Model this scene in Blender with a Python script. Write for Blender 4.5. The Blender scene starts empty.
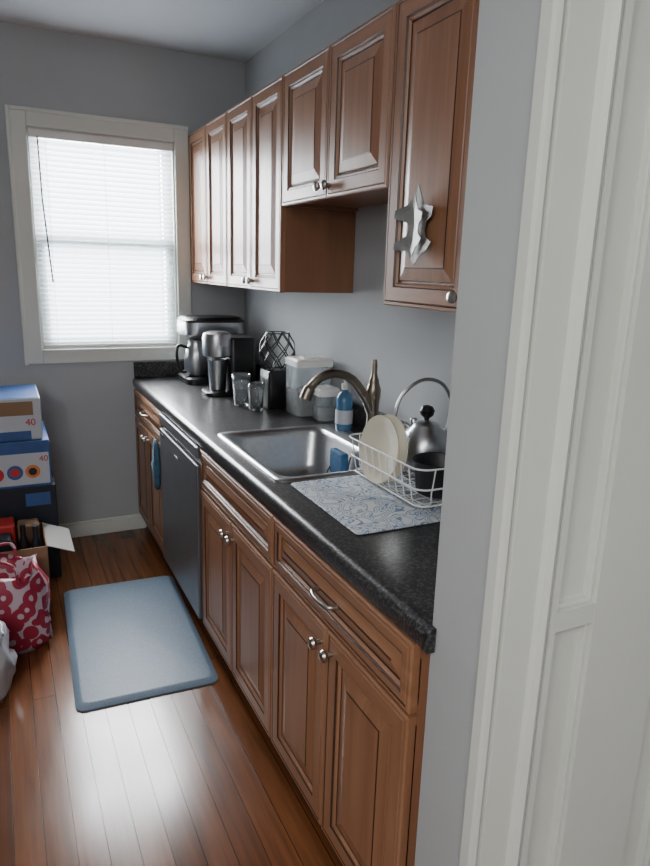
import bpy, bmesh, math, random
from mathutils import Matrix, Vector
random.seed(4)
COL=bpy.context.scene.collection
# ---------------------------------------------------------------- room constants (metres)
XW,YF,HC=1.296,3.736,2.571
XC,ZC=0.638,0.8906
XU,ZUB,ZUT,ZS=0.977,1.415,2.177,1.729

def lin(c):
    return tuple(((v/255)/12.92 if v/255<=.04045 else ((v/255+.055)/1.055)**2.4) for v in c)+(1,)
# ---------------------------------------------------------------- materials
def mat(name,col,rough=.5,metal=0,spec=.5,noise=None,bump=0,bscale=200,trans=0,coat=0,ior=None,emit=0):
    m=bpy.data.materials.new(name);m.use_nodes=True
    nt=m.node_tree;b=nt.nodes['Principled BSDF']
    c=lin(col)
    b.inputs['Base Color'].default_value=c;b.inputs['Roughness'].default_value=rough
    b.inputs['Metallic'].default_value=metal;b.inputs['Specular IOR Level'].default_value=spec
    b.inputs['Transmission Weight'].default_value=trans;b.inputs['Coat Weight'].default_value=coat
    if ior:b.inputs['IOR'].default_value=ior
    g=nt.nodes.new('ShaderNodeNewGeometry')
    if noise:
        sc,amt=noise
        n=nt.nodes.new('ShaderNodeTexNoise');n.inputs['Scale'].default_value=sc;n.inputs['Detail'].default_value=3
        nt.links.new(g.outputs['Position'],n.inputs['Vector'])
        r=nt.nodes.new('ShaderNodeValToRGB')
        r.color_ramp.elements[0].position=.3;r.color_ramp.elements[1].position=.7
        r.color_ramp.elements[0].color=tuple(x*(1-amt) for x in c[:3])+(1,)
        r.color_ramp.elements[1].color=tuple(min(1,x*(1+amt)) for x in c[:3])+(1,)
        nt.links.new(n.outputs[0],r.inputs[0]);nt.links.new(r.outputs[0],b.inputs['Base Color'])
    if bump:
        n=nt.nodes.new('ShaderNodeTexNoise');n.inputs['Scale'].default_value=bscale
        nt.links.new(g.outputs['Position'],n.inputs['Vector'])
        bp=nt.nodes.new('ShaderNodeBump');bp.inputs['Strength'].default_value=bump;bp.inputs['Distance'].default_value=.002
        nt.links.new(n.outputs[0],bp.inputs['Height']);nt.links.new(bp.outputs[0],b.inputs['Normal'])
    return m
def wood(name,c1,c2,scale,rough=.36):
    m=mat(name,c1,rough);nt=m.node_tree;b=nt.nodes['Principled BSDF']
    g=nt.nodes.new('ShaderNodeNewGeometry');mp=nt.nodes.new('ShaderNodeMapping');mp.inputs['Scale'].default_value=scale
    n=nt.nodes.new('ShaderNodeTexNoise');n.inputs['Scale'].default_value=1;n.inputs['Detail'].default_value=6;n.inputs['Distortion'].default_value=.6
    r=nt.nodes.new('ShaderNodeValToRGB');r.color_ramp.elements[0].position=.3;r.color_ramp.elements[1].position=.72
    r.color_ramp.elements[0].color=lin(c2);r.color_ramp.elements[1].color=lin(c1)
    nt.links.new(g.outputs['Position'],mp.inputs[0]);nt.links.new(mp.outputs[0],n.inputs['Vector'])
    nt.links.new(n.outputs[0],r.inputs[0]);nt.links.new(r.outputs[0],b.inputs['Base Color'])
    return m
M={}
M['wall']=mat('wall_paint',(170,173,175),.75,noise=(3,.03),bump=.15,bscale=120)
M['ceil']=mat('ceiling_paint',(210,212,213),.85,bump=.1,bscale=80)
M['trim']=mat('white_trim_paint',(210,213,206),.38,noise=(5,.03),bump=.15,bscale=40)
M['woodv']=wood('cabinet_wood_vertical',(153,110,82),(131,92,67),(38,38,2.2))
M['woodh']=wood('cabinet_wood_horizontal',(153,110,82),(131,92,67),(38,2.2,38))
M['glaze']=mat('cabinet_dark_glaze',(54,33,24),.4)
M['carc']=wood('cabinet_side_wood',(135,95,71),(122,84,62),(30,30,2))
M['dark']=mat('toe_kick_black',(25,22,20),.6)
M['steel']=mat('brushed_steel',(178,180,183),.3,1,noise=(60,.06))
M['nickel']=mat('satin_nickel',(180,176,168),.3,1)
M['bronze']=mat('faucet_brushed_bronze',(132,122,110),.32,1)
M['orn']=mat('aged_tin',(112,110,106),.5,.5,noise=(25,.3))
M['orn2']=mat('aged_tin_inner',(128,126,122),.38,.8)
M['dw']=mat('dishwasher_steel',(134,136,140),.38,.85,noise=(14,.05))
M['black']=mat('black_plastic',(18,18,20),.35)
M['blackm']=mat('black_nonstick',(22,22,24),.45)
M['white']=mat('white_plastic',(225,225,222),.4)
M['cream']=mat('cream_ceramic',(218,211,190),.25,coat=.4)
M['whitew']=mat('white_coated_wire',(225,226,226),.35)
M['blue']=mat('blue_liquid_plastic',(90,140,180),.2,trans=.4)
M['sponge']=mat('blue_sponge',(40,85,125),.8,noise=(80,.2))
M['clear']=mat('clear_plastic',(225,232,238),.12,trans=.75,ior=1.3)
M['glass']=mat('drinking_glass_glass',(240,245,248),.03,trans=.92,ior=1.45)
M['cereal']=mat('white_flour_fill',(150,147,140),.8,noise=(50,.15))
M['mitt']=mat('oven_mitt_cloth',(60,95,115),.9,noise=(40,.3))
M['card']=mat('brown_cardboard',(135,108,82),.85,noise=(10,.06))
M['boxblue']=mat('box_print_blue',(52,84,138),.5,noise=(12,.15))
M['boxnavy']=mat('box_print_navy',(26,30,42),.5)
M['boxwhite']=mat('box_print_white',(180,185,193),.5)
M['boxred']=mat('box_print_red',(180,44,44),.5)
M['boxor']=mat('box_print_orange',(205,120,60),.5)
M['plasticbag']=mat('translucent_bag_plastic',(175,179,186),.3,bump=.5,bscale=20)

def brick_floor():
    m=mat('hardwood_floor',(110,62,38),.22);nt=m.node_tree;b=nt.nodes['Principled BSDF']
    g=nt.nodes.new('ShaderNodeNewGeometry');s=nt.nodes.new('ShaderNodeSeparateXYZ');c=nt.nodes.new('ShaderNodeCombineXYZ')
    nt.links.new(g.outputs['Position'],s.inputs[0]);nt.links.new(s.outputs[1],c.inputs[0]);nt.links.new(s.outputs[0],c.inputs[1])
    br=nt.nodes.new('ShaderNodeTexBrick');br.inputs['Scale'].default_value=1;br.inputs['Brick Width'].default_value=3.6;br.inputs['Row Height'].default_value=.075
    br.inputs['Mortar Size'].default_value=.0012;br.inputs['Mortar Smooth'].default_value=.3;br.offset=.37
    br.inputs['Color1'].default_value=lin((114,71,43));br.inputs['Color2'].default_value=lin((88,52,31));br.inputs['Mortar'].default_value=lin((36,20,12))
    nt.links.new(c.outputs[0],br.inputs['Vector'])
    mp=nt.nodes.new('ShaderNodeMapping');mp.inputs['Scale'].default_value=(45,2.5,1);nt.links.new(g.outputs['Position'],mp.inputs[0])
    n=nt.nodes.new('ShaderNodeTexNoise');n.inputs['Scale'].default_value=1;n.inputs['Detail'].default_value=6;nt.links.new(mp.outputs[0],n.inputs['Vector'])
    r=nt.nodes.new('ShaderNodeValToRGB');r.color_ramp.elements[0].position=.3;r.color_ramp.elements[0].color=(.58,.58,.58,1);r.color_ramp.elements[1].position=.7;r.color_ramp.elements[1].color=(1.15,1.1,1.05,1)
    nt.links.new(n.outputs[0],r.inputs[0])
    mx=nt.nodes.new('ShaderNodeMixRGB');mx.blend_type='MULTIPLY';mx.inputs[0].default_value=1
    nt.links.new(br.outputs[0],mx.inputs[1]);nt.links.new(r.outputs[0],mx.inputs[2]);nt.links.new(mx.outputs[0],b.inputs['Base Color'])
    mp2=nt.nodes.new('ShaderNodeMapping');mp2.inputs['Scale'].default_value=(7,2.2,1);nt.links.new(g.outputs['Position'],mp2.inputs[0])
    n2=nt.nodes.new('ShaderNodeTexNoise');n2.inputs['Scale'].default_value=1;n2.inputs['Detail'].default_value=4;nt.links.new(mp2.outputs[0],n2.inputs['Vector'])
    mr=nt.nodes.new('ShaderNodeMapRange');mr.inputs[3].default_value=.13;mr.inputs[4].default_value=.27;nt.links.new(n2.outputs[0],mr.inputs[0]);nt.links.new(mr.outputs[0],b.inputs['Roughness'])
    bp=nt.nodes.new('ShaderNodeBump');bp.inputs['Strength'].default_value=.4;bp.inputs['Distance'].default_value=.002;bp.invert=True
    nt.links.new(br.outputs[1],bp.inputs['Height']);nt.links.new(bp.outputs[0],b.inputs['Normal'])
    b.inputs['Specular IOR Level'].default_value=.42
    return m
M['floor']=brick_floor()
def counter():
    m=mat('black_speckled_laminate',(30,30,32),.3);nt=m.node_tree;b=nt.nodes['Principled BSDF']
    g=nt.nodes.new('ShaderNodeNewGeometry')
    n=nt.nodes.new('ShaderNodeTexNoise');n.inputs['Scale'].default_value=150;n.inputs['Detail'].default_value=5;nt.links.new(g.outputs['Position'],n.inputs['Vector'])
    r=nt.nodes.new('ShaderNodeValToRGB');e=r.color_ramp.elements;e[0].position=.47;e[0].color=lin((24,24,26));e[1].position=.72;e[1].color=lin((94,93,92))
    nt.links.new(n.outputs[0],r.inputs[0]);nt.links.new(r.outputs[0],b.inputs['Base Color'])
    b.inputs['Roughness'].default_value=.28
    return m
M['counter']=counter()
def matcloth():
    m=mat('paisley_cloth',(190,192,196),.85);nt=m.node_tree;b=nt.nodes['Principled BSDF']
    g=nt.nodes.new('ShaderNodeNewGeometry')
    n=nt.nodes.new('ShaderNodeTexNoise');n.inputs['Scale'].default_value=13;n.inputs['Detail'].default_value=0;n.inputs['Distortion'].default_value=2.2;nt.links.new(g.outputs['Position'],n.inputs['Vector'])
    r=nt.nodes.new('ShaderNodeValToRGB');r.color_ramp.interpolation='CONSTANT';e=r.color_ramp.elements;e[0].position=0;e[0].color=lin((190,195,198));e[1].position=.34;e[1].color=lin((106,126,156))
    for p,c in((.385,(190,196,200)),(.45,(112,132,160)),(.50,(192,195,197)),(.56,(140,152,168)),(.60,(192,195,197)),(.66,(108,126,154)),(.72,(192,195,197))):
        x=e.new(p);x.color=lin(c)
    nt.links.new(n.outputs[0],r.inputs[0]);nt.links.new(r.outputs[0],b.inputs['Base Color']);return m
M['paisley']=matcloth()
def matmat():
    m=mat('woven_blue_grey_vinyl',(104,122,138),.5);nt=m.node_tree;b=nt.nodes['Principled BSDF']
    g=nt.nodes.new('ShaderNodeNewGeometry');mp=nt.nodes.new('ShaderNodeMapping');mp.inputs['Rotation'].default_value=(0,0,.785);mp.inputs['Scale'].default_value=(120,120,120)
    nt.links.new(g.outputs['Position'],mp.inputs[0]);c=nt.nodes.new('ShaderNodeTexNoise');c.inputs['Scale'].default_value=2
    r=nt.nodes.new('ShaderNodeValToRGB');r.color_ramp.elements[0].position=.3;r.color_ramp.elements[1].position=.7
    r.color_ramp.elements[0].color=lin((84,100,117));r.color_ramp.elements[1].color=lin((104,121,137))
    nt.links.new(mp.outputs[0],c.inputs['Vector']);nt.links.new(c.outputs[0],r.inputs[0]);nt.links.new(r.outputs[0],b.inputs['Base Color']);return m
M['fmat']=matmat()
def bagm():
    m=mat('red_white_bag_print',(200,40,60),.5);nt=m.node_tree;b=nt.nodes['Principled BSDF']
    g=nt.nodes.new('ShaderNodeNewGeometry');v=nt.nodes.new('ShaderNodeTexVoronoi');v.inputs['Scale'].default_value=18;nt.links.new(g.outputs['Position'],v.inputs['Vector'])
    r=nt.nodes.new('ShaderNodeValToRGB');r.color_ramp.interpolation='CONSTANT';e=r.color_ramp.elements;e[0].color=lin((186,170,180));e[1].position=.22;e[1].color=lin((150,36,62))
    x=e.new(.62);x.color=lin((186,168,178))
    nt.links.new(v.outputs['Distance'],r.inputs[0]);nt.links.new(r.outputs[0],b.inputs['Base Color']);return m
M['bag']=bagm()
def slatm():
    m=bpy.data.materials.new('blind_slat_vinyl');m.use_nodes=True;nt=m.node_tree;n=nt.nodes;n.clear()
    d=n.new('ShaderNodeBsdfDiffuse');t=n.new('ShaderNodeBsdfTranslucent');mx=n.new('ShaderNodeMixShader');o=n.new('ShaderNodeOutputMaterial')
    d.inputs[0].default_value=lin((212,216,220));t.inputs[0].default_value=lin((208,217,228));mx.inputs[0].default_value=.23
    nt.links.new(d.outputs[0],mx.inputs[1]);nt.links.new(t.outputs[0],mx.inputs[2]);nt.links.new(mx.outputs[0],o.inputs[0]);return m
M['slat']=slatm()

# ---------------------------------------------------------------- mesh helpers
def grp(name):
    e=bpy.data.objects.new(name,None);e.empty_display_size=.1;COL.objects.link(e);return e
def mesh(name,vs,fs,mats,mi=None,smooth=False,parent=None,bevel=0,auto=None):
    me=bpy.data.meshes.new(name);me.from_pydata([tuple(v) for v in vs],[],fs)
    if not isinstance(mats,(list,tuple)):mats=[mats]
    for m in mats:me.materials.append(m)
    if mi:
        for p,i in zip(me.polygons,mi):p.material_index=i
    bm=bmesh.new();bm.from_mesh(me);bmesh.ops.recalc_face_normals(bm,faces=bm.faces);bm.to_mesh(me);bm.free()
    if smooth:
        for p in me.polygons:p.use_smooth=True
    ob=bpy.data.objects.new(name,me);COL.objects.link(ob)
    if parent:ob.parent=parent
    if bevel:
        b=ob.modifiers.new('b','BEVEL');b.width=bevel;b.segments=3;b.limit_method='ANGLE'
    if auto:
        w=ob.modifiers.new('w','EDGE_SPLIT');w.split_angle=math.radians(auto)
    return ob
BF=[(0,1,3,2),(4,6,7,5),(0,4,5,1),(2,3,7,6),(0,2,6,4),(1,5,7,3)]
def boxes(name,lst,m,parent=None,bevel=0):
    vs=[];fs=[]
    for lo,hi in lst:
        o=len(vs)
        for x in(lo[0],hi[0]):
            for y in(lo[1],hi[1]):
                for z in(lo[2],hi[2]):vs.append((x,y,z))
        fs+=[tuple(i+o for i in f) for f in BF]
    return mesh(name,vs,fs,m,parent=parent,bevel=bevel)
def box(name,lo,hi,m,parent=None,bevel=0):return boxes(name,[(lo,hi)],m,parent,bevel)
def loft(name,rings,m,parent=None,cap0=True,cap1=True,smooth=True,closed=True,mi=None,auto=40):
    n=len(rings[0]);vs=[p for r in rings for p in r];fs=[];ids=[]
    for i in range(len(rings)-1):
        for j in range(n if closed else n-1):
            k=(j+1)%n;fs.append((i*n+j,i*n+k,(i+1)*n+k,(i+1)*n+j));ids.append(mi[i] if mi else 0)
    if cap0:fs.append(tuple(range(n)));ids.append(mi[0] if mi else 0)
    if cap1:fs.append(tuple((len(rings)-1)*n+j for j in range(n)));ids.append(mi[-1] if mi else 0)
    return mesh(name,vs,fs,m,ids,smooth,parent,auto=auto)
def rrect(cx,cy,hx,hy,r,z,seg=6):
    pts=[]
    for sx,sy,a0 in((1,1,0),(-1,1,90),(-1,-1,180),(1,-1,270)):
        for k in range(seg+1):
            a=math.radians(a0+90*k/seg);pts.append((cx+sx*(hx-r)+r*math.cos(a),cy+sy*(hy-r)+r*math.sin(a),z))
    return pts
def lathe(name,prof,loc,m,parent=None,axis='Z',seg=32,rot=None,mi=None,auto=40,cap=True):
    R={'Z':Matrix.Identity(3),'X':Matrix.Rotation(math.radians(90),3,'Y'),'-X':Matrix.Rotation(math.radians(-90),3,'Y'),'-Y':Matrix.Rotation(math.radians(90),3,'X')}[axis]
    if rot:R=rot@R
    rings=[]
    for r,z in prof:
        rings.append([tuple(R@Vector((r*math.cos(2*math.pi*k/seg),r*math.sin(2*math.pi*k/seg),z))+Vector(loc)) for k in range(seg)])
    return loft(name,rings,m,parent,cap,cap,mi=mi,auto=auto)
def tube_geo(pts,r,seg=8,closed=False):
    P=[Vector(p) for p in pts];n=len(P);rings=[];up=None
    for i in range(n):
        a=P[(i-1)%n] if (closed or i>0) else P[0];b=P[(i+1)%n] if (closed or i<n-1) else P[-1]
        t=(b-a).normalized()
        if up is None:
            up=Vector((0,0,1)) if abs(t.z)<.9 else Vector((1,0,0))
        s=t.cross(up).normalized();up=s.cross(t).normalized()
        rr=r[i] if isinstance(r,(list,tuple)) else r
        rings.append([tuple(P[i]+s*rr*math.cos(2*math.pi*k/seg)+up*rr*math.sin(2*math.pi*k/seg)) for k in range(seg)])
    vs=[p for q in rings for p in q];fs=[]
    for i in range(n if closed else n-1):
        i2=(i+1)%n
        for k in range(seg):
            k2=(k+1)%seg;fs.append((i*seg+k,i*seg+k2,i2*seg+k2,i2*seg+k))
    if not closed:fs.append(tuple(range(seg)));fs.append(tuple((n-1)*seg+k for k in range(seg)))
    return vs,fs
def tubes(name,paths,r,m,parent=None,seg=8):
    V=[];F=[]
    for p in paths:
        closed=False
        if isinstance(p,tuple) and p[0]=='c':closed=True;p=p[1]
        v,f=tube_geo(p,r,seg,closed);o=len(V);V+=v;F+=[tuple(i+o for i in q) for q in f]
    return mesh(name,V,F,m,smooth=True,parent=parent,auto=60)
def smooth_path(ctrl,n=8):
    P=[Vector(c) for c in ctrl];P=[2*P[0]-P[1]]+P+[2*P[-1]-P[-2]];out=[]
    for i in range(1,len(P)-2):
        for k in range(n):
            t=k/n;a,b,c,d=P[i-1:i+3]
            out.append(.5*((2*b)+(c-a)*t+(2*a-5*b+4*c-d)*t*t+(3*b-a-3*c+d)*t**3))
    out.append(P[-2]);return [tuple(v) for v in out]
# raised panel front facing -x
def panel(name,y0,y1,z0,z1,xf,parent,drawer=False):
    prof=[(0,.020,0),(0,.004,0),(.004,0,0),(.010*1,0,0),(.0125,.0025,1),(.015,0,0)]
    f=.030 if drawer else .050
    g=.022 if drawer else .030
    prof+=[(f,0,0),(f+.003,.004,1),(f+.008,.003,0),(f+.013,.009,0),(f+.018,.010,1),(f+.020,.008,0),(f+.020+g,.002,0),(f+.0235+g,0.001,1),(f+.025+g,.001,0)]
    rings=[]
    for ins,dep,_ in prof:
        x=xf+dep;rings.append([(x,y0+ins,z0+ins),(x,y1-ins,z0+ins),(x,y1-ins,z1-ins),(x,y0+ins,z1-ins)])
    ids=[]
    for i in range(len(prof)-1):ids.append(prof[i+1][2])
    vs=[p for r in rings for p in r];fs=[];mi=[]
    for i in range(len(rings)-1):
        for j in range(4):
            k=(j+1)%4;fs.append((i*4+j,i*4+k,(i+1)*4+k,(i+1)*4+j))
            if ids[i]:mi.append(2)
            else:
                vert=(j%2==1)
                mi.append(0 if (vert and not drawer) else 1) if i<8 else mi.append(1 if drawer else 0)
    fs.append((0,3,2,1));mi.append(0)
    L=(len(rings)-1)*4;fs.append((L,L+1,L+2,L+3));mi.append(1 if drawer else 0)
    return mesh(name,vs,fs,[M['woodv'],M['woodh'],M['glaze']],mi,parent=parent)
def knob(name,y,z,xf,parent):
    lathe(name,[(.0065,0),(.006,.012),(.013,.018),(.0155,.023),(.013,.029),(.005,.032)],(xf,y,z),M['nickel'],parent,'-X',20)
def pull(name,yc,z,xf,parent,L=.10):
    pth=smooth_path([(xf,yc-L/2,z),(xf-.022,yc-L/2+.008,z),(xf-.030,yc,z),(xf-.022,yc+L/2-.008,z),(xf,yc+L/2,z)],6)
    tubes(name,[pth],.0055,M['nickel'],parent)

# ---------------------------------------------------------------- room shell
X0,Y0=-1.5,-2.2
box('floor',(X0,Y0,-.05),(XW+.1,YF+.1,0),M['floor'])
box('ceiling',(X0,Y0,HC),(XW+.1,YF+.1,HC+.05),M['ceil'])
wx0,wx1,wz0,wz1=.185,.905,1.055,2.135
boxes('wall_far',[((X0,YF,0),(wx0,YF+.1,HC)),((wx1,YF,0),(XW+.1,YF+.1,HC)),((wx0,YF,0),(wx1,YF+.1,wz0)),((wx0,YF,wz1),(wx1,YF+.1,HC))],M['wall'])
box('wall_right',(XW,.874,0),(XW+.1,YF,HC),M['wall'])
box('wall_left',(X0-.1,Y0,0),(X0,YF+.1,HC),M['wall'])
box('wall_back',(X0,Y0-.1,0),(XW+.1,Y0,HC),M['wall'])
box('wall_partition',(.658,.724,0),(XW+.1,.874,HC),M['wall'])
box('wall_entry',(XW,Y0,0),(XW+.1,.724,HC),M['wall'])
# baseboards
boxes('baseboard_far',[((X0,YF-.016,0),(.68,YF,.075)),((X0,YF-.010,.075),(.68,YF,.088))],M['trim'],bevel=.003)
boxes('baseboard_left',[((X0,Y0,0),(X0+.016,YF-.02,.088))],M['trim'],bevel=.003)
# door casing on entry side of the partition
def vprofile(name,pts,z0,z1,m,parent=None):
    n=len(pts);vs=[(x,y,z0) for x,y in pts]+[(x,y,z1) for x,y in pts]
    fs=[(i,(i+1)%n,n+(i+1)%n,n+i) for i in range(n)]+[tuple(range(n)),tuple(range(n,2*n))]
    return mesh(name,vs,fs,m,parent=parent)
yb=.724
vprofile('trim_1',[(.640,yb),(.640,.704),(.643,.698),(.650,.696),(.655,.700),(.657,.712),(.664,.712),(.667,.702),(.722,.700),(.726,.690),(.734,.684),(.742,.688),(.746,.700),(.748,yb)],0,HC,M['trim'])
# white panelled door
door=grp('door_1')
dyf=.690
cols=[(.750,.762),(.846,1.022),(1.105,1.20)]
pz=[(0.01,.20),(.950,.985),(1.94,2.03)]
sl=[((a,dyf,.01),(b,.7225,2.03)) for a,b in cols]
gaps=[(.762,.846),(1.022,1.105)]
for ga in gaps:
    sl+=[((ga[0],dyf+.0005,a),(ga[1],.7225,b)) for a,b in pz]
boxes('stiles_and_rails',sl,M['trim'],door)
boxes('recessed_panels',[((ga[0],dyf+.022,.20),(ga[1],.7225,1.94)) for ga in gaps],M['trim'],door)
ml=[]
for (a,b) in gaps:
    for (c,d) in((.20,.950),(.985,1.94)):
        t=.008
        ml+=[((a,dyf+.008,c),(a+t,dyf+.024,d)),((b-t,dyf+.008,c),(b,dyf+.024,d)),((a+t,dyf+.008,c),(b-t,dyf+.024,c+t)),((a+t,dyf+.008,d-t),(b-t,dyf+.024,d))]
boxes('panel_moulding',ml,M['trim'],door,bevel=.002)
box('trim_2',(.750,.690,2.035),(1.20,.722,HC),M['trim'])

# ---------------------------------------------------------------- window
win=grp('window_1')
cx0,cx1,cz0,cz1=.107,.976,.985,2.208
yi=YF-.018
boxes('casing',[((cx0,yi,cz0),(wx0+.004,YF,cz1)),((wx1-.004,yi,cz0),(cx1,YF,cz1)),((wx0+.004,yi,wz1-.004),(wx1-.004,YF,cz1)),((wx0+.004,yi,cz0),(wx1-.004,YF,wz0+.004))],M['trim'],win,bevel=.004)
boxes('casing_backband',[((cx0-.006,yi-.008,cz0-.004),(cx0+.012,YF,cz1+.006)),((cx0+.012,yi-.008,cz1-.012),(cx1,YF,cz1+.006))],M['trim'],win,bevel=.004)
boxes('jamb',[((wx0,YF,wz0),(wx0+.012,YF+.1,wz1)),((wx1-.012,YF,wz0),(wx1,YF+.1,wz1)),((wx0,YF,wz1-.012),(wx1,YF+.1,wz1)),((wx0,YF,wz0),(wx1,YF+.1,wz0+.012))],M['trim'],win)
a,b,c,d=wx0+.012,wx1-.012,wz0+.012,wz1-.012;mz=1.60
def sash(nm,y,z0,z1):
    t=.045
    boxes(nm,[((a,y,z0),(a+t,y+.03,z1)),((b-t,y,z0),(b,y+.03,z1)),((a+t,y,z0),(b-t,y+.03,z0+t)),((a+t,y,z1-t),(b-t,y+.03,z1))],M['trim'],win,bevel=.003)
sash('upper_sash',YF+.066,mz-.02,d);sash('lower_sash',YF+.034,c,mz+.03)
# blinds
bl=grp('window_blinds')
by=YF+.012
box('headrail',(wx0+.014,YF-.012,2.085),(wx1-.014,YF+.028,2.122),M['white'],bl,bevel=.003)
vs=[];fs=[];z=1.092
ang=math.radians(46);ch=.0127
while z<2.08:
    o=len(vs)
    for k in range(5):
        s=-1+k*.5;off=.0022*(1-s*s)
        yy=by+s*ch*math.cos(ang)-off*math.sin(ang);zz=z+s*ch*math.sin(ang)+off*math.cos(ang)
        vs+=[(wx0+.016,yy,zz),(wx1-.016,yy,zz)]
    for k in range(4):fs.append((o+2*k,o+2*k+1,o+2*k+3,o+2*k+2))
    z+=.0245
sl=mesh('slats',vs,fs,M['slat'],parent=bl,smooth=True)
box('bottom_rail',(wx0+.016,by-.012,1.068),(wx1-.016,by+.012,1.082),M['white'],bl,bevel=.003)
tubes('ladder_cords',[[(x,by-.012,1.07),(x,by-.012,2.09)] for x in(.27,.545,.82)],.0011,M['white'],bl)
tubes('tilt_wand',[[(.235,YF-.018,2.09),(.238,YF-.026,1.8),(.262,YF-.027,1.40)]],.004,M['black'],bl)

# ---------------------------------------------------------------- base cabinets
XD=.643
def base(name,ya,yb,front):
    g=grp(name);t=.018;zt=.84
    xs=XD+.02
    boxes('carcass',[((xs+.02,ya,.10),(XW-.005,ya+t,zt)),((xs+.02,yb-t,.10),(XW-.005,yb,zt)),((xs+.02,ya+t,.10),(XW-.005,yb-t,.118))],M['carc'],g)
    fr=[((xs,ya,.10),(xs+.02,ya+.03,zt)),((xs,yb-.03,.10),(xs+.02,yb,zt)),((xs,ya+.03,.10),(xs+.02,yb-.03,.13)),((xs,ya+.03,.80),(xs+.02,yb-.03,zt)),((xs,ya+.03,.655),(xs+.02,yb-.03,.70))]
    fr.append(((xs,(ya+yb)/2-.02,.13),(xs+.02,(ya+yb)/2+.02,.655)))
    boxes('face_frame',fr,M['carc'],g)
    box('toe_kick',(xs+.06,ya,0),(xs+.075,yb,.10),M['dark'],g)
    y0,y1=front;ym=(y0+y1)/2
    panel('drawer_front',y0+.002,y1-.002,.682,.832,XD,g,True)
    panel('door_near',y0+.002,ym-.002,.105,.674,XD,g)
    panel('door_far',ym+.002,y1-.002,.105,.674,XD,g)
    return g,ym
g,ym=base('base_cabinet',.876,1.618,(.908,1.618));knob('knob_1',ym-.03,.625,XD,g);knob('knob_2',ym+.03,.625,XD,g);pull('drawer_pull',ym,.757,XD,g)
g,ym=base('base_cabinet',1.622,2.375,(1.622,2.372));knob('knob_1',ym-.03,.625,XD,g);knob('knob_2',ym+.03,.625,XD,g)
g,ym=base('base_cabinet',3.040,YF-.003,(3.042,YF-.01));knob('knob_1',ym-.03,.625,XD,g);knob('knob_2',ym+.03,.625,XD,g);pull('drawer_pull',ym,.757,XD,g)
# dishwasher
dw=grp('dishwasher')
box('tub',(.68,2.385,.10),(1.25,3.03,.835),M['dark'],dw)
box('door_panel',(.632,2.382,.115),(.68,3.034,.765),M['dw'],dw,bevel=.006)
box('control_panel',(.632,2.382,.790),(.68,3.034,.836),M['dw'],dw,bevel=.006)
box('handle_recess',(.652,2.382,.762),(.68,3.034,.793),M['black'],dw)
box('kick_plate',(.70,2.385,0),(.715,3.03,.10),M['dark'],dw)
box('badge',(.6305,2.68,.70),(.6325,2.74,.712),M['nickel'],dw)
box('vent',(.6305,2.95,.735),(.6325,3.0,.75),M['black'],dw)

# ---------------------------------------------------------------- countertop
ct=grp('countertop')
def cfront(name,xa,xb,y0,y1):
    r=.022;zt,zb=ZC,ZC-.046
    pts=[(xb,zb)]
    pts+=[(xa+.004,zb)]
    for k in range(7):
        aa=math.radians(180-90*k/6);pts.append((xa+r+r*math.cos(aa),zt-r+r*math.sin(aa)))
    pts.append((xb,zt))
    rings=[[(x,y,z) for x,z in pts] for y in(y0,y1)]
    return loft(name,rings,M['counter'],ct,auto=50)
cfront('front_edge',XC,.715,.876,YF-.002)
cfront('edge_wrap',XC-.004,.655,.858,.876)
boxes('slab',[((.715,.876,ZC-.04),(XW-.002,1.745,ZC)),((.715,2.33,ZC-.04),(XW-.002,YF-.002,ZC)),((1.185,1.745,ZC-.04),(XW-.002,2.33,ZC))],M['counter'],ct)
boxes('backsplash',[((XW-.02,.876,ZC),(XW-.001,YF-.02,ZC+.088)),((XC+.01,YF-.02,ZC),(XW-.02,YF-.001,ZC+.088))],M['counter'],ct,bevel=.004)

# ---------------------------------------------------------------- sink
sk=grp('kitchen_sink')
cx,cy=.95,2.035
R=[rrect(cx,cy,.252,.318,.035,ZC+.0005),rrect(cx,cy,.250,.316,.035,ZC+.005),rrect(cx,cy,.238,.304,.03,ZC+.007)]
bx=.922
R+=[rrect(bx,cy,.196,.286,.055,ZC+.0045),rrect(bx,cy,.190,.280,.055,ZC-.002),rrect(bx,cy,.186,.276,.06,ZC-.02),rrect(bx,cy,.176,.266,.06,ZC-.14),rrect(bx,cy,.160,.250,.06,ZC-.168),rrect(bx,cy,.12,.20,.05,ZC-.175),rrect(bx,cy,.045,.045,.04,ZC-.178)]
loft('basin_and_rim',R,M['steel'],sk,cap0=False,cap1=True,auto=70)
lathe('strainer_basket',[(.036,0),(.040,.004),(.040,.030),(.034,.034),(.030,.016),(.012,.016),(.010,.032),(.014,.036),(.008,.040)],(bx+.05,cy+.04,ZC-.1765),M['white'],sk,seg=28)
sp=grp('dish_sponge')
box('sponge',(1.045,1.98,ZC-.105),(1.075,2.08,ZC-.015),M['sponge'],sp,bevel=.008)
tubes('suction_holder',[smooth_path([(1.085,1.99,ZC-.03),(1.06,1.985,ZC-.11),(1.035,2.03,ZC-.11),(1.035,2.07,ZC-.10),(1.085,2.07,ZC-.03)])],.003,M['black'],sp)
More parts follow.
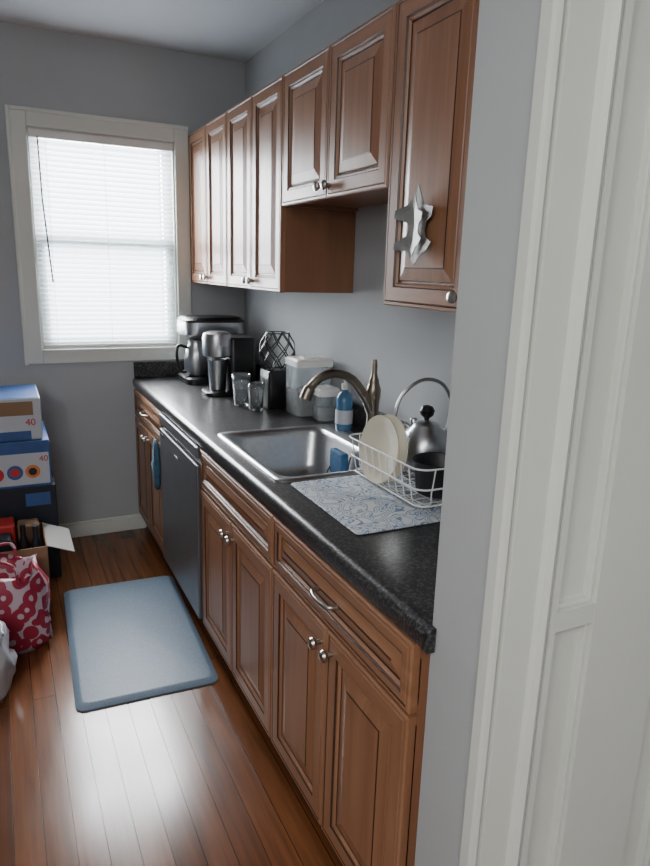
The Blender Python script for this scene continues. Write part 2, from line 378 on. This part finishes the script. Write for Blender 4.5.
# faucet
fa=grp('faucet');fx,fy=1.172,2.0
z0=ZC+.006
lathe('base_and_body',[(.034,0),(.034,.006),(.027,.014),(.023,.03),(.021,.10),(.023,.16),(.026,.18),(.027,.20),(.022,.215),(.018,.225),(.019,.232),(.014,.245),(.010,.262),(.011,.285),(.007,.308)],(fx,fy,z0),M['bronze'],fa)
pth=smooth_path([(fx,fy,z0+.11),(fx-.03,fy,z0+.170),(fx-.085,fy,z0+.238),(fx-.15,fy,z0+.264),(fx-.205,fy,z0+.254),(fx-.245,fy,z0+.222),(fx-.265,fy,z0+.182)],8)
n=len(pth);v,f=tube_geo(pth,[.019-.004*min(1,i/(n*.5)) + (.005 if i>n*.82 else 0) for i in range(n)],16)
mesh('spout',v,f,M['bronze'],smooth=True,parent=fa,auto=60)

# ---------------------------------------------------------------- wall cabinets
def upper(name,ya,yb,z0,kn=True):
    g=grp(name);z1=ZUT;xs=XU+.02
    t=.016
    boxes('carcass',[((xs,ya,z0),(XW-.002,ya+t,z1)),((xs,yb-t,z0),(XW-.002,yb,z1)),((xs,ya+t,z0+.012),(XW-.002,yb-t,z0+.03)),((xs,ya+t,z1-.018),(XW-.002,yb-t,z1)),((XW-.012,ya+t,z0+.03),(XW-.002,yb-t,z1-.018)),((xs,ya+t,z0),(xs+.018,yb-t,z0+.035))],M['carc'],g,bevel=.001)
    ym=(ya+yb)/2
    panel('door_near',ya+.003,ym-.0015,z0-.002,z1-.002,XU,g)
    panel('door_far',ym+.0015,yb-.003,z0-.002,z1-.002,XU,g)
    knob('knob_1',ym-.028,z0+.035,XU,g);knob('knob_2',ym+.028,z0+.035,XU,g)
    return g
ymid=(2.4075+YF)/2
upper('wall_cabinet',ymid+.001,YF-.002,ZUB)
upper('wall_cabinet',2.4085,ymid-.001,ZUB)
upper('wall_cabinet',1.6465,2.4065,ZS)
upper('wall_cabinet',.877,1.6445,ZUB)

# folded-metal bracket hung on the near wall cabinet: flared top and bottom plates joined by a curved strap
og=grp('hanging_metal_bracket')
ol=[(3,-41),(6,-30),(8,-21),(19,-17),(17,-8),(11,-3),(10,6),(12,12),(19,17),(15,25),(9,28),(3,40),(-2,34),(-6,26),(-20,24),(-19,16),(-9,12),(-7,4),(-8,-5),(-21,-9),(-20,-17),(-8,-22),(-3,-28)]
yc,zc=1.475,1.618
def orn(nm,s,sz,off,mm,curve):
    F=[];n=len(ol)
    def P(p,o):
        yy=-p[0]*.0044*s;zz=-p[1]*.0024*sz
        return (XU-off-o-curve*abs(yy)-1.0*zz*zz,yc+yy,zc+zz)
    cen=[(0,-19),(1,0),(0,19)]
    vs=[]
    for o in(0,-.002):vs+=[P(p,o) for p in ol]+[P(c_,o) for c_ in cen]
    N=n+3
    def ci(p):return n+(0 if p[1]<-6 else (2 if p[1]>8 else 1))
    for i in range(n):
        j=(i+1)%n;a_,b_=ci(ol[i]),ci(ol[j])
        F+=[(i,j,a_),(N+i,N+a_,N+j),(i,N+i,N+j,j)]
        if a_!=b_:F+=[(a_,j,b_),(N+a_,N+b_,N+j)]
    mesh(nm,vs,F,mm,parent=og)
orn('folded_plate',1,1,.010,M['orn'],.12);orn('inner_plate',.5,.75,.018,M['orn2'],.12)
box('mount',(XU-.010,yc-.008,zc-.05),(XU-.0005,yc+.008,zc+.05),M['black'],og,bevel=.003)

# ---------------------------------------------------------------- counter items
# drip coffee maker
cm=grp('coffee_maker');x,y=1.03,3.53;zc=ZC
loft('base',[rrect(x,y,.165,.13,.05,zc),rrect(x,y,.165,.13,.05,zc+.03),rrect(x,y,.155,.12,.05,zc+.036)],M['black'],cm)
loft('rear_column',[rrect(x+.065,y+.02,.09,.10,.03,zc+.03),rrect(x+.065,y+.02,.09,.10,.03,zc+.26)],M['black'],cm)
loft('brew_head',[rrect(x,y,.155,.12,.06,zc+.25),rrect(x,y,.165,.13,.06,zc+.262),rrect(x,y,.165,.13,.06,zc+.325)],M['steel'],cm)
loft('lid',[rrect(x,y,.163,.128,.06,zc+.326),rrect(x,y,.163,.128,.06,zc+.336),rrect(x,y,.15,.115,.06,zc+.350)],M['black'],cm)
lathe('carafe',[(.055,0),(.062,.01),(.064,.09),(.055,.14),(.040,.17),(.042,.19),(.03,.20)],(x-.09,y-.02,zc+.037),M['steel'],cm)
tubes('carafe_handle',[smooth_path([(x-.14,y-.03,zc+.19),(x-.19,y-.045,zc+.20),(x-.20,y-.05,zc+.14),(x-.18,y-.045,zc+.07),(x-.15,y-.035,zc+.06)])],.008,M['black'],cm)
# single-serve brewer
pm=grp('single_serve_coffee_brewer');x,y=.945,3.13
loft('drip_tray',[rrect(x,y,.068,.075,.05,zc),rrect(x,y,.072,.079,.05,zc+.004),rrect(x,y,.072,.079,.05,zc+.018),rrect(x,y,.066,.073,.05,zc+.022)],M['black'],pm)
loft('water_tank',[rrect(x+.115,y+.03,.062,.085,.02,zc),rrect(x+.115,y+.03,.065,.088,.02,zc+.01),rrect(x+.115,y+.03,.065,.088,.02,zc+.27),rrect(x+.115,y+.03,.06,.083,.02,zc+.28)],M['black'],pm)
lathe('brew_head',[(.055,0),(.070,.008),(.072,.03),(.072,.095),(.066,.115),(.05,.122)],(x,y,zc+.185),M['steel'],pm)
lathe('travel_cup',[(.036,0),(.040,.004),(.047,.12),(.049,.15),(.044,.152)],(x,y,zc+.023),M['steel'],pm)
box('neck',(x+.04,y-.03,zc+.19),(x+.08,y+.06,zc+.27),M['black'],pm,bevel=.004)
# black pod box with wire basket on top
pd=grp('wire_basket_pod_holder');x,y=1.09,2.76
loft('pod_box',[rrect(x+.02,y,.06,.06,.012,zc),rrect(x+.02,y,.062,.062,.012,zc+.005),rrect(x+.02,y,.062,.062,.012,zc+.165),rrect(x+.02,y,.058,.058,.012,zc+.17)],M['black'],pd)
P=[]
nn=8;H=[.172,.212,.252,.292,.335]
rad=[.060,.078,.084,.074,.052]
def rp(i,k,off=0):
    a=2*math.pi*(k+off)/nn;return (x+.02+rad[i]*math.cos(a),y+rad[i]*math.sin(a),zc+H[i])
for i in(0,4):P.append(('c',[rp(i,k/3) for k in range(nn*3)]))
for i in range(4):
    o1=.5 if i%2 else 0;o2=0 if i%2 else .5
    for k in range(nn):
        P.append([rp(i,k,o1),rp(i+1,k,o2)]);P.append([rp(i,k,o1),rp(i+1,k-1,o2) if o2 else rp(i+1,k+1,o2)])
tubes('wire_basket',P,.0028,M['black'],pd,6)
# glass
gl=grp('drinking_glass')
lathe('glass_wall',[(.001,.0),(.030,0),(.033,.003),(.040,.10),(.043,.145),(.0405,.145),(.037,.10),(.030,.012),(.001,.010)],(.965,2.83,zc),M['glass'],gl,auto=None)
gl=grp('drinking_glass')
lathe('glass_wall',[(.001,.0),(.028,0),(.031,.003),(.035,.09),(.036,.12),(.0335,.12),(.032,.09),(.028,.012),(.001,.010)],(.995,2.72,zc),M['glass'],gl,auto=None)
# storage containers
def cont(x,y,hx,hy,h,fill):
    g=grp('food_storage_container')
    loft('clear_body',[rrect(x,y,hx-.006,hy-.006,.02,zc),rrect(x,y,hx-.002,hy-.002,.02,zc+.005),rrect(x,y,hx,hy,.02,zc+h-.03)],M['clear'],g,cap1=False)
    loft('contents',[rrect(x,y,hx-.010,hy-.010,.02,zc+.006),rrect(x,y,hx-.008,hy-.008,.02,zc+fill)],M['cereal'],g)
    loft('lid',[rrect(x,y,hx+.003,hy+.003,.022,zc+h-.032),rrect(x,y,hx+.004,hy+.004,.022,zc+h-.008),rrect(x,y,hx-.004,hy-.004,.02,zc+h)],M['white'],g)
    loft('lid_button',[rrect(x,y,hx*.5,hy*.5,.015,zc+h-.002),rrect(x,y,hx*.48,hy*.48,.015,zc+h+.006)],M['white'],g)
cont(1.185,2.58,.083,.075,.245,.11)
cont(1.200,2.44,.045,.05,.14,.06)
# soap bottle
sb=grp('dish_soap_bottle')
lathe('bottle',[(.026,0),(.033,.004),(.035,.05),(.032,.09),(.034,.12),(.027,.145),(.012,.158),(.011,.165)],(1.190,2.25,zc),M['blue'],sb)
lathe('cap',[(.013,.163),(.013,.185),(.006,.188),(.005,.20)],(1.190,2.25,zc),M['white'],sb)
lathe('label',[(.0355,.03),(.0355,.085)],(1.190,2.25,zc),M['boxwhite'],sb,cap=False)

# dish mat + rack
dm=grp('dish_drying_mat')
loft('cloth',[rrect(.90,1.49,.172,.205,.012,zc+.0005),rrect(.90,1.49,.175,.208,.012,zc+.003),rrect(.90,1.49,.172,.205,.012,zc+.006)],M['paisley'],dm)
rk=grp('dish_rack');rx0,rx1,ry0,ry1=.945,1.255,1.35,1.72
zb=zc+.018;zt=zc+.125
def rr(x0,x1,y0,y1,z,r):return rrect((x0+x1)/2,(y0+y1)/2,(x1-x0)/2,(y1-y0)/2,r,z,5)
P=[('c',rr(rx0-.02,rx1+.01,ry0-.02,ry1+.015,zt,.04)),('c',rr(rx0,rx1,ry0,ry1,zb,.03)),('c',rr(rx0-.012,rx1+.006,ry0-.012,ry1+.01,zb+.05,.035))]
tubes('rims',P,.0028,M['whitew'],rk,8)
P=[]
k=9
for i in range(k):
    y=ry0+.03+(ry1-ry0-.06)*i/(k-1)
    P.append(smooth_path([(rx0-.02,y,zt),(rx0-.008,y,zb+.04),(rx0+.01,y,zb),(rx0+.10,y,zb-.002),(rx1-.01,y,zb),(rx1+.004,y,zb+.04),(rx1+.01,y,zt)],3))
for i in range(7):
    x=rx0+.03+(rx1-rx0-.06)*i/6
    P.append(smooth_path([(x,ry0-.02,zt),(x,ry0-.008,zb+.04),(x,ry0+.01,zb),(x,(ry0+ry1)/2,zb-.003),(x,ry1-.01,zb),(x,ry1+.008,zb+.04),(x,ry1+.015,zt)],3))
tubes('basket_wires',P,.0018,M['whitew'],rk,6)
tubes('feet',[[(x,y,zc+.0085),(x,y,zb)] for x in(rx0+.02,) for y in(ry0+.03,ry1-.05)]+[[(x,y,zc+.0005),(x,y,zb)] for x in(rx1-.02,) for y in(ry0+.03,ry1-.05)],.005,M['whitew'],rk)
pp=[(.001,0),(.055,0),(.058,.003),(.095,.014),(.106,.018),(.106,.021),(.094,.018),(.055,.006),(.001,.005)]
for i,(x,y,sc) in enumerate(((.970,1.580,.93),(1.000,1.580,.93))):
    g=grp('dinner_plate')
    rot=Matrix.Rotation(math.radians(2),3,'Z')@Matrix.Rotation(math.radians(8),3,'Y')
    lathe('plate',[(r*sc,z) for r,z in pp],(x,y,zb-.002+.106*sc),M['cream'],g,'-X',48,rot,auto=50)
pt=grp('saucepan')
lathe('pan',[(.052,0),(.064,.006),(.074,.090),(.078,.095),(.075,.097),(.070,.090),(.062,.012),(.001,.009)],(1.055,1.418,zb+.006),M['blackm'],pt,seg=36)
v,f=tube_geo(smooth_path([(1.118,1.44,zb+.080),(1.15,1.445,zb+.09),(1.2,1.44,zb+.11),(1.235,1.43,zb+.115)]),[.008]*25,10);mesh('handle',v,f,M['black'],smooth=True,parent=pt)
kt=grp('tea_kettle');x,y=1.120,1.592;z=zb+.020
lathe('body',[(.055,0),(.070,.008),(.078,.04),(.075,.08),(.060,.115),(.042,.132),(.040,.136)],(x,y,z),M['steel'],kt)
lathe('lid',[(.041,.134),(.036,.142),(.02,.148),(.008,.150)],(x,y,z),M['steel'],kt)
lathe('lid_knob',[(.007,.148),(.008,.156),(.020,.166),(.023,.180),(.016,.192),(.004,.196)],(x,y,z),M['black'],kt,seg=24)
tubes('arched_handle',[smooth_path([(x-.070,y+.02,z+.09),(x-.098,y+.02,z+.15),(x-.078,y+.02,z+.225),(x-.015,y+.01,z+.270),(x+.05,y,z+.255),(x+.085,y,z+.19),(x+.07,y,z+.09)])],.0055,M['steel'],kt,10)
v,f=tube_geo(smooth_path([(x+.02,y+.06,z+.06),(x+.03,y+.10,z+.09),(x+.03,y+.115,z+.13)]),[.018-.0004*i for i in range(17)],12);mesh('spout',v,f,M['steel'],smooth=True,parent=kt)
# oven mitt on knob
om=grp('oven_mitt')
out=[(0,.25),(.02,.25),(.03,.22),(.045,.18),(.05,.12),(.075,.13),(.085,.10),(.06,.06),(.055,.02),(.04,0),(.0,.0),(-.02,.02),(-.028,.08),(-.03,.16),(-.02,.22)]
rings=[]
for xx,s in((XD-.003,.85),(XD-.008,1),(XD-.020,1),(XD-.026,.85)):
    cyy,czz=.015,.12
    rings.append([(xx,3.10+(cyy+(p[0]-cyy)*s),.44+(czz+(p[1]-czz)*s)) for p in out])
loft('mitt',rings,M['mitt'],om,auto=None)

# ---------------------------------------------------------------- floor objects
fm=grp('anti_fatigue_floor_mat')
def rot_ring(r,cx,cy,a):
    c,s=math.cos(a),math.sin(a);return [(cx+(p[0]-cx)*c-(p[1]-cy)*s,cy+(p[0]-cx)*s+(p[1]-cy)*c,p[2]) for p in r]
mcx,mcy,aa=.402,2.585,math.radians(-2.4)
loft('mat_body',[rot_ring(rrect(mcx,mcy,.252,.468,.035,.0005),mcx,mcy,aa),rot_ring(rrect(mcx,mcy,.252,.468,.035,.006),mcx,mcy,aa),rot_ring(rrect(mcx,mcy,.233,.449,.03,.018),mcx,mcy,aa),rot_ring(rrect(mcx,mcy,.225,.441,.03,.019),mcx,mcy,aa)],M['fmat'],fm,auto=30)
# printed boxes
def pbox(name,lo,hi,m,bands):
    g=grp(name);box('carton',lo,hi,m,g,bevel=.004)
    for i,(a0,b0,a1,b1,mm,side) in enumerate(bands):
        w,h=hi[0]-lo[0],hi[2]-lo[2];d_=hi[1]-lo[1]
        if side=='f':box('print_%d'%i,(lo[0]+a0*w,lo[1]-.0012,lo[2]+b0*h),(lo[0]+a1*w,lo[1]-.0002,lo[2]+b1*h),mm,g)
        elif side=='s':box('print_%d'%i,(hi[0]+.0002,lo[1]+a0*d_,lo[2]+b0*h),(hi[0]+.0012,lo[1]+a1*d_,lo[2]+b1*h),mm,g)
    return g
def disc(nm,x,y,z,r,m,g):lathe(nm,[(r,0),(r,.0012)],(x,y,z),m,g,'-Y',24)
def text(s,x,y,z,size,m,g):
    c=bpy.data.curves.new('label_text','FONT');c.body=s;c.size=size;c.extrude=.0006;o=bpy.data.objects.new('label_text',c);COL.objects.link(o);o.location=(x,y,z);o.rotation_euler=(math.radians(90),0,0);c.materials.append(m);o.parent=g
g=pbox('large_shipping_box',(-.36,3.24,0),(.18,3.66,.478),M['boxnavy'],[(.75,.80,.95,.93,M['boxblue'],'f')])
g=pbox('printed_cardboard_box',(-.34,3.23,.48),(.165,3.64,.70),M['boxblue'],[(.30,.06,.985,.74,M['boxwhite'],'f'),(.1,.1,.9,.9,M['boxwhite'],'s')])
disc('picture_1',.01,3.2285,.555,.034,M['boxblue'],g);disc('picture_1b',.01,3.2272,.555,.02,M['boxred'],g);disc('picture_2',.085,3.2285,.555,.032,M['boxor'],g);disc('picture_2b',.085,3.2272,.555,.018,M['boxnavy'],g);disc('picture_3',-.07,3.2285,.55,.034,M['boxred'],g)
text('40',.115,3.2285,.60,.040,M['boxred'],g)
g=pbox('printed_cardboard_box',(-.34,3.25,.702),(.14,3.63,.895),M['boxwhite'],[(.0,.60,.93,.93,M['card'],'f'),(0,.0,.9,.22,M['boxblue'],'f'),(0.05,0.05,.95,.9,M['boxblue'],'s')])
box('top_print',(-.335,3.255,.8955),(.135,3.625,.8965),M['boxblue'],g)
text('40',.07,3.2478,.770,.045,M['boxred'],g)
# open carton with clutter
g=grp('open_cardboard_box')
bx0,bx1,by0,by1,bh=-.34,.11,2.90,3.20,.31;t=.005
boxes('walls',[((bx0,by0,0),(bx1,by0+t,bh)),((bx0,by1-t,0),(bx1,by1,bh)),((bx0,by0+t,0),(bx0+t,by1-t,bh)),((bx1-t,by0+t,0),(bx1,by1-t,bh)),((bx0+t,by0+t,0),(bx1-t,by1-t,t))],M['card'],g)
mesh('flap',[(bx1,by0+.01,bh),(bx1,by1-.01,bh),(bx1+.11,by1-.02,bh-.04),(bx1+.11,by0+.02,bh-.05),(bx1,by0+.01,bh-.004),(bx1,by1-.01,bh-.004),(bx1+.11,by1-.02,bh-.044),(bx1+.11,by0+.02,bh-.054)],[(0,1,2,3),(4,7,6,5),(0,3,7,4),(1,5,6,2),(2,6,7,3),(0,4,5,1)],mat('grey_carton_flap',(150,148,144),.85),parent=g)
cl=[((-.30,2.93,.01),(-.12,3.15,.36),M['black']),((-.11,2.93,.01),(-.03,3.03,.35),M['boxnavy']),((-.10,3.05,.01),(-.01,3.17,.37),M['boxred']),((.0,3.08,.01),(.09,3.17,.35),M['card'])]
for i,(lo,hi,mm) in enumerate(cl):box('packed_item_%d'%i,lo,hi,mm,g,bevel=.01)
for i,(px,py,ph,mm) in enumerate(((.02,2.97,.39,M['black']),(.07,2.99,.37,M['boxnavy']),(-.03,2.95,.33,M['black']))):
    lathe('packed_bottle_%d'%i,[(.026,0),(.03,.01),(.03,ph*.7),(.012,ph*.86),(.012,ph)],(px,py,.008),mm,g,seg=20)
# bags
def bag(name,cx,cy,hx,hy,h,m,handles=True,seed=1):
    random.seed(seed);g=grp(name);rings=[];N=36
    for i,(zz,s) in enumerate(((0,.86),(.03,.98),(.12*1,1.04),(h*.5,1.03),(h*.75,.97),(h*.92,.88),(h,.84))):
        ring=[]
        for k in range(N):
            a=2*math.pi*k/N;c,s2=math.cos(a),math.sin(a)
            rx=hx*s*math.copysign(abs(c)**.6,c);ry=hy*s*math.copysign(abs(s2)**.6,s2)
            j=0 if i==0 else 1;w=.012*math.sin(5*a+i*1.7+seed)*j+.008*random.uniform(-1,1)*j
            ring.append((cx+rx*(1+w/hx),cy+ry*(1+w/hy),zz+(.02*math.sin(3*a+seed) if i==6 else 0)))
        rings.append(ring)
    last=rings[-1];rings.append([(cx+(p[0]-cx)*.93,cy+(p[1]-cy)*.9,p[2]-.03) for p in last]);rings.append([(cx+(p[0]-cx)*.8,cy+(p[1]-cy)*.7,h*.72) for p in last])
    loft('bag_body',rings,m,g,cap0=True,cap1=True,auto=None)
    if handles:
        for sy in(-1,1):
            tubes('handle_%d'%(sy+2),[smooth_path([(cx-hx*.4,cy+sy*hy*.8,h-.05),(cx-hx*.35,cy+sy*hy*.9,h+.03),(cx+.02,cy+sy*hy*.7,h+.05),(cx+hx*.4,cy+sy*hy*.9,h+.03),(cx+hx*.45,cy+sy*hy*.8,h-.05)])],.006,m,g)
    return g
bag('shopping_bag',-.10,2.70,.19,.13,.34,M['bag'],True,2)
bag('plastic_bag',-.22,2.38,.16,.13,.25,M['plasticbag'],False,5)

# ---------------------------------------------------------------- lights
w=bpy.data.worlds.new('World');bpy.context.scene.world=w;w.use_nodes=True
bg=w.node_tree.nodes['Background'];bg.inputs[0].default_value=(.86,.93,1,1);bg.inputs[1].default_value=5.5
def area(name,loc,target,sx,sy,power,col=(1,1,1)):
    l=bpy.data.lights.new(name,'AREA');l.shape='RECTANGLE';l.size=sx;l.size_y=sy;l.energy=power;l.color=col
    o=bpy.data.objects.new(name,l);COL.objects.link(o);o.location=loc
    o.rotation_euler=(Vector(target)-Vector(loc)).to_track_quat('-Z','Y').to_euler();return o
area('daylight_outside_window',(.50,4.6,1.75),(.50,3.7,1.6),1.5,1.7,660,(.96,.98,1))
area('fill_area_entry_room',(-.7,-1.0,HC-.05),(-.7,-1.0,0),.9,.9,50,(1,.98,.95))  # added fill light, unseen behind the camera, lifts the room's ambient level
l=bpy.data.lights.new('fill_point_entry_room','POINT');l.energy=40;l.shadow_soft_size=.18;l.color=(1,.985,.96)  # added point fill without a fixture, out of view, brightens the ceiling
o=bpy.data.objects.new('fill_point_entry_room',l);COL.objects.link(o);o.location=(-1.0,-.4,1.95)

# ---------------------------------------------------------------- camera
cd=bpy.data.cameras.new('camera');cam=bpy.data.objects.new('camera',cd);COL.objects.link(cam)
F=662.1;yw,pt_,rl=[math.radians(v) for v in(26.2375,-13.87,1.7241)]
fw=Vector((math.sin(yw)*math.cos(pt_),math.cos(yw)*math.cos(pt_),math.sin(pt_)))
r0=Vector((math.cos(yw),-math.sin(yw),0));u0=r0.cross(fw)
c,s=math.cos(rl),math.sin(rl);rr_=c*r0+s*u0;uu=-s*r0+c*u0
m=Matrix((rr_,uu,-fw)).transposed().to_4x4();m.translation=Vector((0,0,1.5047));cam.matrix_world=m
cd.sensor_width=36;cd.sensor_fit='AUTO';cd.lens=F/866*36;cd.clip_start=.02
bpy.context.scene.camera=cam
